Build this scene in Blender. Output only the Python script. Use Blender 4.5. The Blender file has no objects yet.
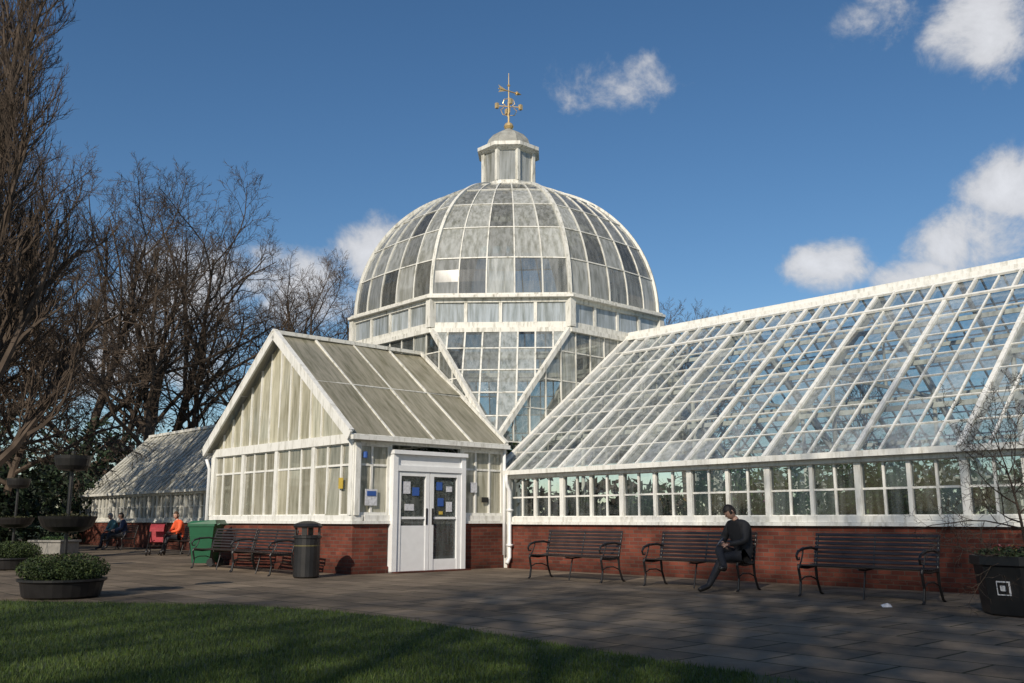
import bpy, math, random
from mathutils import Vector, Matrix
R=math.radians
scene=bpy.context.scene
# ------------------------------------------------------------------ helpers
class MB:
    def __init__(s): s.v=[];s.f=[];s.m=[];s.c=[]
    def add(s,vs,fs,mat=0,col=(1,1,1,1)):
        o=len(s.v); s.v.extend([tuple(p) for p in vs])
        for f in fs:
            s.f.append(tuple(i+o for i in f)); s.m.append(mat); s.c.append(col)
    def box(s,x0,y0,z0,x1,y1,z1,mat=0,col=(1,1,1,1)):
        vs=[(x0,y0,z0),(x1,y0,z0),(x1,y1,z0),(x0,y1,z0),(x0,y0,z1),(x1,y0,z1),(x1,y1,z1),(x0,y1,z1)]
        s.add(vs,[(0,3,2,1),(4,5,6,7),(0,1,5,4),(1,2,6,5),(2,3,7,6),(3,0,4,7)],mat,col)
    def beam(s,p,q,w,h,mat=0,up=(0,0,1),col=(1,1,1,1)):
        p=Vector(p);q=Vector(q);d=q-p
        if d.length<1e-5:return
        d.normalize();up=Vector(up);sd=d.cross(up)
        if sd.length<1e-4: sd=d.cross(Vector((1,0,0)))
        sd.normalize();u=sd.cross(d).normalized()
        a=sd*(w/2);b=u*(h/2)
        vs=[p-a-b,p+a-b,p+a+b,p-a+b,q-a-b,q+a-b,q+a+b,q-a+b]
        s.add(vs,[(0,1,2,3),(7,6,5,4),(0,4,5,1),(1,5,6,2),(2,6,7,3),(3,7,4,0)],mat,col)
    def tube(s,pts,rad,n=6,mat=0,col=(1,1,1,1),cap=True):
        pts=[Vector(p) for p in pts]
        if not hasattr(rad,'__len__'): rad=[rad]*len(pts)
        o=len(s.v); prev=None
        for i,p in enumerate(pts):
            if i==0:d=pts[1]-pts[0]
            elif i==len(pts)-1:d=pts[-1]-pts[-2]
            else:d=pts[i+1]-pts[i-1]
            d.normalize()
            if prev is None:
                a=d.orthogonal().normalized()
            else:
                a=prev-d*prev.dot(d)
                if a.length<1e-4:a=d.orthogonal()
                a.normalize()
            prev=a;b=d.cross(a)
            for k in range(n):
                t=2*math.pi*k/n
                s.v.append(tuple(p+(a*math.cos(t)+b*math.sin(t))*rad[i]))
        for i in range(len(pts)-1):
            for k in range(n):
                k2=(k+1)%n
                s.f.append((o+i*n+k,o+i*n+k2,o+(i+1)*n+k2,o+(i+1)*n+k));s.m.append(mat);s.c.append(col)
        if cap:
            s.f.append(tuple(o+k for k in range(n))[::-1]);s.m.append(mat);s.c.append(col)
            e=o+(len(pts)-1)*n
            s.f.append(tuple(e+k for k in range(n)));s.m.append(mat);s.c.append(col)
    def lathe(s,c,prof,n=24,mat=0,rot=0,col=(1,1,1,1)):
        o=len(s.v)
        for (r,z) in prof:
            for k in range(n):
                t=rot+2*math.pi*k/n
                s.v.append((c[0]+r*math.cos(t),c[1]+r*math.sin(t),c[2]+z))
        for i in range(len(prof)-1):
            for k in range(n):
                k2=(k+1)%n
                s.f.append((o+i*n+k,o+i*n+k2,o+(i+1)*n+k2,o+(i+1)*n+k));s.m.append(mat);s.c.append(col)
        s.f.append(tuple(o+k for k in range(n))[::-1]);s.m.append(mat);s.c.append(col)
        e=o+(len(prof)-1)*n
        s.f.append(tuple(e+k for k in range(n)));s.m.append(mat);s.c.append(col)
    def mesh(s,name,mats,smooth=False):
        me=bpy.data.meshes.new(name);me.from_pydata(s.v,[],s.f)
        for m in mats: me.materials.append(m)
        me.polygons.foreach_set('material_index',s.m)
        at=me.color_attributes.new('pane','FLOAT_COLOR','CORNER')
        arr=[]
        for f,c in zip(s.f,s.c):
            arr.extend(list(c)*len(f))
        at.data.foreach_set('color',arr)
        if smooth: me.polygons.foreach_set('use_smooth',[True]*len(me.polygons))
        me.update();return me
    def build(s,name,mats,parent=None,smooth=False,M=None,bevel=0):
        ob=bpy.data.objects.new(name,s.mesh(name,mats,smooth));scene.collection.objects.link(ob)
        if parent: ob.parent=parent
        if M is not None: ob.matrix_world=M
        if bevel:
            b=ob.modifiers.new('b','BEVEL');b.width=bevel;b.segments=2;b.limit_method='ANGLE'
        return ob
def empty(name,M=None):
    e=bpy.data.objects.new(name,None);scene.collection.objects.link(e)
    if M is not None:e.matrix_world=M
    return e
# ------------------------------------------------------------------ materials
def nm(name):
    m=bpy.data.materials.new(name);m.use_nodes=True;nt=m.node_tree
    return m,nt,nt.nodes['Principled BSDF'],nt.nodes['Material Output']
def simple(name,col,rough=.6,metal=0,var=.25,scale=6,bump=.0,bscale=40,spec=.5,coat=0):
    m,nt,b,o=nm(name);N=nt.nodes;L=nt.links
    tc=N.new('ShaderNodeTexCoord');no=N.new('ShaderNodeTexNoise');no.inputs['Scale'].default_value=scale;no.inputs['Detail'].default_value=6
    L.new(tc.outputs['Object'],no.inputs['Vector'])
    cr=N.new('ShaderNodeValToRGB');cr.color_ramp.elements[0].position=.3;cr.color_ramp.elements[1].position=.7
    cr.color_ramp.elements[0].color=tuple(c*(1-var) for c in col)+(1,);cr.color_ramp.elements[1].color=tuple(min(1,c*(1+var)) for c in col)+(1,)
    L.new(no.outputs['Fac'],cr.inputs['Fac']);L.new(cr.outputs['Color'],b.inputs['Base Color'])
    b.inputs['Roughness'].default_value=rough;b.inputs['Metallic'].default_value=metal;b.inputs['Specular IOR Level'].default_value=spec
    b.inputs['Coat Weight'].default_value=coat
    if bump:
        n2=N.new('ShaderNodeTexNoise');n2.inputs['Scale'].default_value=bscale;L.new(tc.outputs['Object'],n2.inputs['Vector'])
        bp=N.new('ShaderNodeBump');bp.inputs['Strength'].default_value=bump;bp.inputs['Distance'].default_value=.02
        L.new(n2.outputs['Fac'],bp.inputs['Height']);L.new(bp.outputs['Normal'],b.inputs['Normal'])
    return m
def streaky(name,col,dirt,amount=.5,p0=.30):
    m,nt,b,o=nm(name);N=nt.nodes;L=nt.links
    tc=N.new('ShaderNodeTexCoord');mp=N.new('ShaderNodeMapping');mp.inputs['Scale'].default_value=(6,6,1.2)
    no=N.new('ShaderNodeTexNoise');no.inputs['Scale'].default_value=1.6;no.inputs['Detail'].default_value=8;no.inputs['Roughness'].default_value=.7
    L.new(tc.outputs['Object'],mp.inputs['Vector']);L.new(mp.outputs['Vector'],no.inputs['Vector'])
    cr=N.new('ShaderNodeValToRGB');cr.color_ramp.elements[0].position=p0;cr.color_ramp.elements[1].position=p0+amount*.5
    cr.color_ramp.elements[0].color=dirt+(1,);cr.color_ramp.elements[1].color=col+(1,)
    L.new(no.outputs['Fac'],cr.inputs['Fac']);L.new(cr.outputs['Color'],b.inputs['Base Color']);b.inputs['Roughness'].default_value=.5
    return m
WHITE=streaky('white_paint',(.76,.755,.71),(.47,.46,.40),.42,.30)
WHITE2=streaky('white_paint_weathered',(.70,.69,.63),(.27,.26,.20),.42,.30)
CLEAN=simple('white_gloss',(.76,.77,.77),.35,var=.04)
def glass(name,streak=.25,rough=.04,trans=(.86,.91,.90),streakvec=(7,7,.7),dirt=(.45,.44,.36),dmix=.8,ior=1.52):
    m,nt,b,o=nm(name);N=nt.nodes;L=nt.links;N.remove(b)
    at=N.new('ShaderNodeAttribute');at.attribute_name='pane'
    tc=N.new('ShaderNodeTexCoord');mp=N.new('ShaderNodeMapping');mp.inputs['Scale'].default_value=streakvec
    no=N.new('ShaderNodeTexNoise');no.inputs['Scale'].default_value=1.3;no.inputs['Detail'].default_value=7;no.inputs['Roughness'].default_value=.65
    L.new(tc.outputs['Object'],mp.inputs['Vector']);L.new(mp.outputs['Vector'],no.inputs['Vector'])
    ma=N.new('ShaderNodeMath');ma.operation='MULTIPLY_ADD';ma.inputs[1].default_value=streak*2;ma.inputs[2].default_value=-streak
    L.new(no.outputs['Fac'],ma.inputs[0])
    ad=N.new('ShaderNodeMath');ad.operation='ADD';ad.use_clamp=True
    L.new(ma.outputs[0],ad.inputs[0]);L.new(at.outputs['Alpha'],ad.inputs[1])
    cr=N.new('ShaderNodeValToRGB');cr.color_ramp.elements[0].position=.32;cr.color_ramp.elements[1].position=.58
    cr.color_ramp.elements[0].color=dirt+(1,);cr.color_ramp.elements[1].color=(1,1,1,1);L.new(no.outputs['Fac'],cr.inputs['Fac'])
    mx=N.new('ShaderNodeMixRGB');mx.blend_type='MULTIPLY';mx.inputs['Fac'].default_value=dmix
    L.new(at.outputs['Color'],mx.inputs[1]);L.new(cr.outputs['Color'],mx.inputs[2])
    di=N.new('ShaderNodeBsdfDiffuse');L.new(mx.outputs[0],di.inputs['Color'])
    tl=N.new('ShaderNodeBsdfTranslucent');L.new(mx.outputs[0],tl.inputs['Color'])
    m1=N.new('ShaderNodeMixShader');m1.inputs[0].default_value=.25;L.new(di.outputs[0],m1.inputs[1]);L.new(tl.outputs[0],m1.inputs[2])
    tr=N.new('ShaderNodeBsdfTransparent');tr.inputs['Color'].default_value=trans+(1,)
    m2=N.new('ShaderNodeMixShader');L.new(ad.outputs[0],m2.inputs[0]);L.new(tr.outputs[0],m2.inputs[1]);L.new(m1.outputs[0],m2.inputs[2])
    gl=N.new('ShaderNodeBsdfGlossy');gl.inputs['Roughness'].default_value=rough
    fr=N.new('ShaderNodeFresnel');fr.inputs['IOR'].default_value=ior
    m3=N.new('ShaderNodeMixShader');L.new(fr.outputs[0],m3.inputs[0]);L.new(m2.outputs[0],m3.inputs[1]);L.new(gl.outputs[0],m3.inputs[2])
    L.new(m3.outputs[0],o.inputs['Surface']);return m
GLASS=glass('greenhouse_glass',.34,dirt=(.6,.6,.53),ior=1.85)
DOMEGLASS=glass('dome_glass',.3,rough=.06,dirt=(.52,.51,.42),dmix=.8,ior=1.8)
PORCHROOF=glass('mossy_roof_glass',.1,rough=.25,streakvec=(.9,7,.9),dirt=(.38,.40,.28),dmix=.8)
WINGLASS=glass('window_glass',.15,rough=.01)
def brickmat():
    m,nt,b,o=nm('red_brick');N=nt.nodes;L=nt.links
    tc=N.new('ShaderNodeTexCoord');sp=N.new('ShaderNodeSeparateXYZ');L.new(tc.outputs['Object'],sp.inputs[0])
    ad=N.new('ShaderNodeMath');ad.operation='ADD';L.new(sp.outputs[0],ad.inputs[0]);L.new(sp.outputs[1],ad.inputs[1])
    cb=N.new('ShaderNodeCombineXYZ');L.new(ad.outputs[0],cb.inputs[0]);L.new(sp.outputs[2],cb.inputs[1])
    br=N.new('ShaderNodeTexBrick');L.new(cb.outputs[0],br.inputs['Vector'])
    br.inputs['Scale'].default_value=1;br.inputs['Brick Width'].default_value=.225;br.inputs['Row Height'].default_value=.075;br.inputs['Mortar Size'].default_value=.007
    br.inputs['Color1'].default_value=(.215,.060,.037,1);br.inputs['Color2'].default_value=(.12,.033,.023,1);br.inputs['Mortar'].default_value=(.125,.09,.07,1)
    no=N.new('ShaderNodeTexNoise');no.inputs['Scale'].default_value=1.7;no.inputs['Detail'].default_value=8;L.new(tc.outputs['Object'],no.inputs['Vector'])
    cr=N.new('ShaderNodeValToRGB');cr.color_ramp.elements[0].position=.3;cr.color_ramp.elements[1].position=.65;cr.color_ramp.elements[0].color=(.42,.43,.42,1);cr.color_ramp.elements[1].color=(1.1,1.1,1.1,1)
    L.new(no.outputs['Fac'],cr.inputs['Fac'])
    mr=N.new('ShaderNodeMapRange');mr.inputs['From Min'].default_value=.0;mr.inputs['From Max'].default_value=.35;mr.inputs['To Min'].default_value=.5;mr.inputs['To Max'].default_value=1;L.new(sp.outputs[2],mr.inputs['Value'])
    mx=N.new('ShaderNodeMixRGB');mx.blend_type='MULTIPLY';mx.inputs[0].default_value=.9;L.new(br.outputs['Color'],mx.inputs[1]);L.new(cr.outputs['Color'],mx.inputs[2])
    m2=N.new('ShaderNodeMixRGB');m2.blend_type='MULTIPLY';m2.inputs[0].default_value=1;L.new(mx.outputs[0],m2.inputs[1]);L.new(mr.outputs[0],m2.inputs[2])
    L.new(m2.outputs[0],b.inputs['Base Color']);b.inputs['Roughness'].default_value=.85;b.inputs['Specular IOR Level'].default_value=.25
    bp=N.new('ShaderNodeBump');bp.inputs['Strength'].default_value=.6;bp.inputs['Distance'].default_value=.01;bp.invert=True
    L.new(br.outputs['Fac'],bp.inputs['Height']);L.new(bp.outputs['Normal'],b.inputs['Normal']);return m
BRICK=brickmat()
def leafmat(name):
    m,nt,b,o=nm(name);N=nt.nodes;L=nt.links
    at=N.new('ShaderNodeAttribute');at.attribute_name='pane';L.new(at.outputs['Color'],b.inputs['Base Color'])
    b.inputs['Roughness'].default_value=.6;b.inputs['Specular IOR Level'].default_value=.25;return m
LEAF=leafmat('leaves')
BARK=simple('bark',(.080,.060,.045),.9,var=.35,scale=3,spec=.2)
BLACK=simple('black_paint',(.014,.013,.013),.4,var=.3,scale=5)
BENCHWOOD=simple('bench_slats',(.028,.020,.018),.35,var=.35,scale=5)
GOLD=simple('gilded_metal',(.80,.58,.28),.35,metal=.6,var=.1)
LEAD=simple('lead_grey',(.30,.30,.27),.6,var=.3,scale=4)
GREENP=simple('green_plastic',(.010,.085,.038),.35,var=.1)
CONC=simple('concrete',(.22,.21,.19),.8,var=.2)
# ------------------------------------------------------------------ site frame
P0=Vector((-.09,22.35,0));ANG=math.atan2(-.7375,.6755)
SITE=Matrix.Translation(P0)@Matrix.Rotation(ANG,4,'Z')
def site(x,y,z=0,rot=0): return SITE@Matrix.Translation((x,y,z))@Matrix.Rotation(rot,4,'Z')
rng=random.Random(4)
# ------------------------------------------------------------------ glazing
def clip(poly,axis,val,keep):
    out=[];n=len(poly)
    for i in range(n):
        p=poly[i];q=poly[(i+1)%n];a=(p[axis]-val)*keep;b=(q[axis]-val)*keep
        if a>=0:out.append(p)
        if (a>0 and b<0) or (a<0 and b>0):
            t=a/(a-b);out.append((p[0]+(q[0]-p[0])*t,p[1]+(q[1]-p[1])*t))
    return out
def lineclip(poly,axis,val):
    o=1-axis;hits=[]
    n=len(poly)
    for i in range(n):
        p=poly[i];q=poly[(i+1)%n]
        if (p[axis]-val)*(q[axis]-val)<=0 and abs(p[axis]-q[axis])>1e-9:
            t=(val-p[axis])/(q[axis]-p[axis]);hits.append(p[o]+(q[o]-p[o])*t)
    if len(hits)<2:return None
    return min(hits),max(hits)
def frange(a,b,s):
    n=max(1,round((b-a)/s));return [a+(b-a)*i/n for i in range(n+1)]
def glaze(G,F,poly,o,u,v,us,vs,colf,bw=.03,bd=.04,hw=.02,edge=0,ed=.08,gm=0,fm=0,jit=.006,thick=None):
    o=Vector(o);u=Vector(u).normalized();v=Vector(v).normalized();n=u.cross(v)
    P=lambda a,b,c=0:o+u*a+v*b+n*c
    for i in range(len(us)-1):
        c1=clip(clip(poly,0,us[i],1),0,us[i+1],-1)
        if len(c1)<3:continue
        for j in range(len(vs)-1):
            c2=clip(clip(c1,1,vs[j],1),1,vs[j+1],-1)
            if len(c2)<3:continue
            ja,jb=rng.gauss(0,jit),rng.gauss(0,jit);uc=(us[i]+us[i+1])/2;vc=(vs[j]+vs[j+1])/2
            G.add([P(a,b,(a-uc)*ja*3+(b-vc)*jb*3) for a,b in c2],[tuple(range(len(c2)))],gm,colf(i,j))
    for k,a in enumerate(us):
        r=lineclip(poly,0,a)
        if r and r[1]-r[0]>.05:
            w,d=bw,bd
            if thick and k%thick[0]==0:w,d=thick[1],thick[2]
            F.beam(P(a,r[0]),P(a,r[1]),w,d,fm,up=n)
    for b in vs:
        r=lineclip(poly,1,b)
        if r and r[1]-r[0]>.05 and hw>0: F.beam(P(r[0],b),P(r[1],b),hw,bd*.73,fm,up=n)
    if edge:
        m=len(poly)
        for i in range(m):
            p=poly[i];q=poly[(i+1)%m];F.beam(P(*p),P(*q),edge,ed+.004*i,fm,up=n)
def pc(base,var,op,opv):
    def f(i,j):
        k=1+rng.uniform(-var,var);return (min(.85,base[0]*k),min(.85,base[1]*k),min(.85,base[2]*k),max(0,min(1,op+rng.uniform(-opv,opv))))
    return f
GH=empty('glasshouse',SITE)
def child(mb,name,mats,**k):
    ob=mb.build(name,mats,**k);ob.parent=GH;return ob
EAVE=2.2;RZ=6.12;HW=5.0;BAY=1.75;XE=24.5;XS=-.42
# ---- right wing
F=MB();G=MB();W=MB();B=MB()
def slope(G,F,x0,x1,y0,z0,y1,z1,du,rows,colf,bw,bd,hw,thick=None):
    v=Vector((0,y1-y0,z1-z0));L=v.length
    poly=[(x0,0),(x1,0),(x1,L),(x0,L)]
    glaze(G,F,poly,(0,y0,z0),(1,0,0),v,frange(x0,x1,du),frange(0,L,L/rows),colf,bw,bd,hw,thick=thick)
def roofc(i,j):
    k=rng.uniform(.75,1.15);o_=.30+rng.uniform(-.2,.2)+(-.1 if rng.random()<.15 else 0)+(.12 if j==0 else 0)
    return (.62*k,.66*k,.67*k,max(.04,o_))
slope(G,F,0,XE,-.06,EAVE,HW,RZ,BAY/4,8,roofc,.034,.05,.02,thick=(4,.08,.10))
slope(G,F,XS,0,-.02,EAVE+.03,HW,RZ,.42,8,roofc,.05,.06,.02)
slope(G,F,0,XE,10.06,EAVE,HW,RZ,BAY/4,8,pc((.6,.64,.63),.2,.2,.12),.03,.05,.016,thick=(4,.08,.1))
F.beam((XS,HW,RZ+.03),(XE,HW,RZ+.03),.22,.12);F.beam((XS,HW,RZ+.15),(XE,HW,RZ+.15),.05,.12)
F.beam((XS,.0,EAVE+.05),(XS,HW,RZ+.05),.12,.13)
vd=Vector((0,HW+.06,RZ-EAVE)).normalized();vn=Vector((1,0,0)).cross(vd)
for t,w in ((5.45,.07),(6.25,.09)):
    p=Vector((0,-.06,EAVE))+vd*t+vn*.05;F.beam(p,p+Vector((XE,0,0)),w,.05,up=vn)
i=0;x=BAY/4
while x<XE:
    p=Vector((x,-.06,EAVE))+vd*5.45+vn*.055;F.beam(p,p+vd*.8,.045,.05,up=vn);x+=BAY/2
for t in (.25,.5,.75):
    for yy in (-1,1):
        y=HW+yy*(HW*(1-t));z=EAVE+(RZ-EAVE)*t-.12
        F.beam((0,y,z),(XE,y,z),.06,.09)
x=0
while x<=XE+.01:
    F.beam((x,.1,EAVE-.02),(x,HW,RZ-.15),.06,.16);F.beam((x,9.9,EAVE-.02),(x,HW,RZ-.15),.06,.16)
    F.beam((x,2.5,4.0),(x,7.5,4.0),.05,.07);F.beam((x,HW,4.0),(x,HW,6),.04,.05)
    for y in (2.6,7.4): F.tube([(x,y,0),(x,y,4.0)],.05,8)
    x+=BAY*2
def lowwall(W,B,G,F,x0,x1,bay,zt,clearcol,sub=4):
    B.box(x0,0,0,x1,.26,1.0,0)
    B.box(x0,-.05,0,x1,.0-.002,.12,0)
    W.box(x0,-.075,1.0,x1,.24,1.06);W.box(x0,-.04,1.062,x1,.20,1.17)
    W.box(x0,-.05,zt-.14,x1,.14,zt-.02)
    W.box(x0,-.20,zt-.06,x1,-.053,zt+.04)
    n=round((x1-x0)/bay)
    us=frange(x0,x1,bay/sub)
    z0=1.17;z1=zt-.14
    poly=[(x0,0),(x1,0),(x1,z1-z0),(x0,z1-z0)]
    glaze(G,F,poly,(0,.06,z0),(1,0,0),(0,0,1),us,[0,(z1-z0)*.5,z1-z0],clearcol,.04,.06,.035,thick=(sub,.12,.13))
    for k in range(n):
        xm=x0+(k+.5)*(x1-x0)/n
        F.box(xm-.035,.005,z0,xm+.035,.11,z1)
lowwall(W,B,G,F,0.02,XE,BAY,EAVE,pc((.55,.6,.57),.2,.06,.06))
B.box(0,9.75,0,XE,10.0,1.0);W.box(0,9.7,1.0,XE,10.05,1.15);W.box(0,9.8,EAVE-.12,XE,10.1,EAVE)
glaze(G,F,[(0,0),(XE,0),(XE,.9),(0,.9)],(0,9.9,1.17),(1,0,0),(0,0,1),frange(0,XE,.875),[0,.9],pc((.5,.55,.5),.2,.2,.1),.05,.06,.04)
B.box(XE-.25,.27,0,XE,9.74,1.0)
glaze(G,F,[(0,1.1),(10,1.1),(10,EAVE),(5,RZ),(0,EAVE)],(XE,0,0),(0,1,0),(0,0,1),frange(0,10,.6),[1.1,2.2,4,6.2],pc((.5,.55,.5),.2,.2,.1),.05,.06,.04,edge=.14)
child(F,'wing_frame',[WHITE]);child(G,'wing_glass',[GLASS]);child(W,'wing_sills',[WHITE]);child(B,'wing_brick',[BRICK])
# ---- left wing
F=MB();G=MB();W=MB();B=MB();LX=-29.5;LRZ=5.1;LH=3.0
lowwall(W,B,G,F,LX,-6.9,BAY/2,EAVE,pc((.5,.5,.46),.25,.55,.25),2)
slope(G,F,LX,-6.5,-.06,EAVE,LH,LRZ,.5,4,pc((.55,.53,.45),.2,.88,.1),.035,.05,.02)
slope(G,F,LX,-6.5,6.06,EAVE,LH,LRZ,.5,4,pc((.55,.53,.45),.2,.88,.1),.035,.05,.02)
F.beam((LX-.1,LH,LRZ+.04),(-8,LH,LRZ+.04),.2,.12)
B.box(LX,5.75,0,-6.9,6,1.0);W.box(LX,5.72,1.0,-6.9,6.03,EAVE)
B.box(LX-.25,0,0,LX-.003,6,1.0)
glaze(G,F,[(0,1.0),(6,1.0),(6,EAVE),(3,LRZ),(0,EAVE)],(LX,0,0),(0,1,0),(0,0,1),frange(0,6,.5),[1.1,2.2,4,6.2],pc((.5,.52,.48),.2,.7,.1),.05,.06,.04,edge=.14)
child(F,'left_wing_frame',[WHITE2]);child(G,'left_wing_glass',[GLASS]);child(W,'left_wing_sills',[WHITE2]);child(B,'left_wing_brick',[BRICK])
# ---- crossing + dome
F=MB();G=MB();W=MB()
a=4.55;cx,cy=-.5-a,.05+a;h=a*math.tan(R(22.5));ZD=6.2;ZI=3.0
def wallc(i,j):
    k=rng.choice([.55,.75,.9,1,1.1,1.2]);return (.56*k,.59*k,.57*k,max(.12,min(1,.5+rng.uniform(-.38,.35))))
for q in range(4):
    rot=Matrix.Translation((cx,cy,0))@Matrix.Rotation(q*math.pi/2,4,'Z')
    T=lambda x,y,z:rot@Vector((x,y,z))
    D=lambda x,y,z:(rot.to_3x3()@Vector((x,y,z)))
    glaze(G,F,[(-a,ZI),(a,ZI),(h,ZD),(-h,ZD)],T(a,0,0),D(0,1,0),(0,0,1),frange(-a,a,a/8),[ZI,3.9,4.7,5.5,ZD],wallc,.035,.05,.03)
    A=T(a,-h,ZD);Bp=T(h,-a,ZD);I=T(a,-a,ZI)
    mid=(A+Bp)/2;ud=(A-Bp).normalized();vd_=(mid-I);Lh=vd_.length;half=(A-Bp).length/2
    glaze(G,F,[(0,0),(half,Lh),(-half,Lh)],I,ud,vd_,frange(-half,half,half/4),frange(0,Lh,Lh/5),wallc,.045,.05,.035)
    for s_ in (A,Bp): F.beam(I,s_,.13,.12)
    F.beam(I+Vector((0,0,-3)),I+Vector((0,0,.05)),.2,.2)
def octv(ap,z,k): 
    r=ap/math.cos(R(22.5));t=R(22.5+45*k);return Vector((cx+r*math.cos(t),cy+r*math.sin(t),z))
ZT=7.0
for k in range(8):
    p=octv(a,0,k);q=octv(a,0,k+1);u=(q-p);L=u.length
    glaze(G,F,[(0,ZD+.12),(L,ZD+.12),(L,ZT-.1),(0,ZT-.1)],p,u,(0,0,1),frange(0,L,L/4),[ZD+.12,ZT-.1],pc((.60,.66,.70),.15,.85,.12),.09,.09,.05)
    def ring(ap,z0,z1):
        vs=[octv(ap,z0,k),octv(ap,z0,k+1),octv(ap,z1,k+1),octv(ap,z1,k),octv(ap-.35,z0,k),octv(ap-.35,z0,k+1),octv(ap-.35,z1,k+1),octv(ap-.35,z1,k)]
        W.add(vs,[(0,1,2,3),(3,2,6,7),(1,0,4,5),(5,4,7,6)])
    ring(a+.10,ZD-.14,ZD-.02);ring(a+.04,ZD-.02,ZD+.13);ring(a+.06,ZT-.11,ZT);ring(a+.2,ZT,ZT+.07);ring(a+.12,ZT+.07,ZT+.13)
    F.beam(octv(a+.02,ZD,k),octv(a+.02,ZT,k),.2,.2)
DZ=ZT+.13;DR=a-.03;DH=4.5;PH=R(79.5);NR=6;NC=5
def dome(k,c,phi):
    ap=DR*math.cos(phi)**.96;z=DZ+DH*math.sin(phi)
    p=octv(ap,z,k);q=octv(ap,z,k+1);m=p.lerp(q,c)
    ctr=Vector((cx,cy,z));d=(m-ctr);r=ap/math.cos(R(22.5));bow=.35
    return ctr+d*(1+bow*(r/max(d.length,1e-4)-1))
for k in range(8):
    for r in range(NR):
        p0=PH*r/NR;p1=PH*(r+1)/NR
        for c in range(NC):
            g=rng.choice([.26,.36,.46,.54,.6,.64,.68,.72,.76]);col=(g*.98,g,g*.94,rng.uniform(.36,.85))
            sub=3
            for s_ in range(sub):
                q0=p0+(p1-p0)*s_/sub;q1=p0+(p1-p0)*(s_+1)/sub
                G.add([dome(k,c/NC,q0),dome(k,(c+1)/NC,q0),dome(k,(c+1)/NC,q1),dome(k,c/NC,q1)],[(0,1,2,3)],0,col)
        for c in range(NC):
            F.beam(dome(k,c/NC,p1),dome(k,(c+1)/NC,p1),.035,.05,up=dome(k,.5,p1)-Vector((cx,cy,DZ)))
    for c in range(NC):
        w=.10 if c==0 else .036
        pts=[dome(k,c/NC,PH*t/28) for t in range(29)]
        for t in range(28):
            F.beam(pts[t],pts[t+1],w,.12 if c==0 else .055,up=(pts[t]-Vector((cx,cy,DZ))))
child(F,'dome_frame',[WHITE2]);child(G,'dome_glass',[DOMEGLASS]);child(W,'drum_cornice',[WHITE2])
# lantern
F=MB();G=MB();W=MB()
zb=DZ+DH*math.sin(PH)-.06
def octl(prof,mb): mb.lathe((cx,cy,0),[(r/math.cos(R(22.5)),z) for r,z in prof],8,0,rot=R(22.5))
octl([(.96,zb),(.96,zb+.1),(.84,zb+.12),(.84,zb+.3)],W)
for k in range(8):
    p=octv(.78,0,k);q=octv(.78,0,k+1);L=(q-p).length
    glaze(G,F,[(0,zb+.3),(L,zb+.3),(L,zb+1.35),(0,zb+1.35)],p,q-p,(0,0,1),[0,L],[zb+.3,zb+1.35],pc((.55,.57,.55),.25,.92,.1),.05,.05,.05)
    F.beam(octv(.80,zb+.3,k),octv(.80,zb+1.35,k),.11,.11)
octl([(.84,zb+1.35),(.90,zb+1.4),(1.0,zb+1.44),(1.0,zb+1.56),(.8,zb+1.60),(.70,zb+1.64)],W)
W2=MB()
octl([(.70,zb+1.64),(.70,zb+1.74),(.64,zb+1.92),(.50,zb+2.1),(.32,zb+2.23),(.14,zb+2.31),(.1,zb+2.38)],W2)
child(F,'lantern_frame',[WHITE2]);child(G,'lantern_glass',[DOMEGLASS]);child(W,'lantern_base',[WHITE2]);child(W2,'lantern_cap',[LEAD])
V=MB();z=zb+2.34
V.lathe((cx,cy,z),[(.03,0),(.13,.04),(.17,.12),(.13,.22),(.04,.28)],12)
V.tube([(cx,cy,z+.25),(cx,cy,z+2.05)],[.035,.012],8)
for ang in (0,90,180,270):
    d=Vector((math.cos(R(ang+57)),math.sin(R(ang+57)),0));c=Vector((cx,cy,z+.85))
    V.tube([c,c+d*.36],.02,6);e=c+d*.4
    V.box(e.x-.05,e.y-.05,e.z-.09,e.x+.05,e.y+.05,e.z+.09)
    V.tube([c+d*.05+Vector((0,0,-.32)),c+d*.2+Vector((0,0,-.3)),c+d*.27+Vector((0,0,-.14)),c+d*.17+Vector((0,0,-.05))],.016,5)
    V.tube([c+d*.03+Vector((0,0,.28)),c+d*.16+Vector((0,0,.24)),c+d*.2+Vector((0,0,.1)),c+d*.12+Vector((0,0,.03))],.014,5)
d=Vector((math.cos(R(80)),math.sin(R(80)),0));c=Vector((cx,cy,z+1.4))
V.tube([c-d*.4,c+d*.4],.022,6);V.tube([c+d*.3,c+d*.52],[.08,.0],6)
V.add([c-d*.42+Vector((0,0,.14)),c-d*.1+Vector((0,0,.02)),c-d*.1-Vector((0,0,.02)),c-d*.42-Vector((0,0,.14)),c-d*.32],[(0,1,4),(1,2,4),(2,3,4)])
V.lathe((cx,cy,z+1.55),[(.01,0),(.06,.05),(.01,.12)],8)
child(V,'weather_vane',[GOLD])
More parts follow.
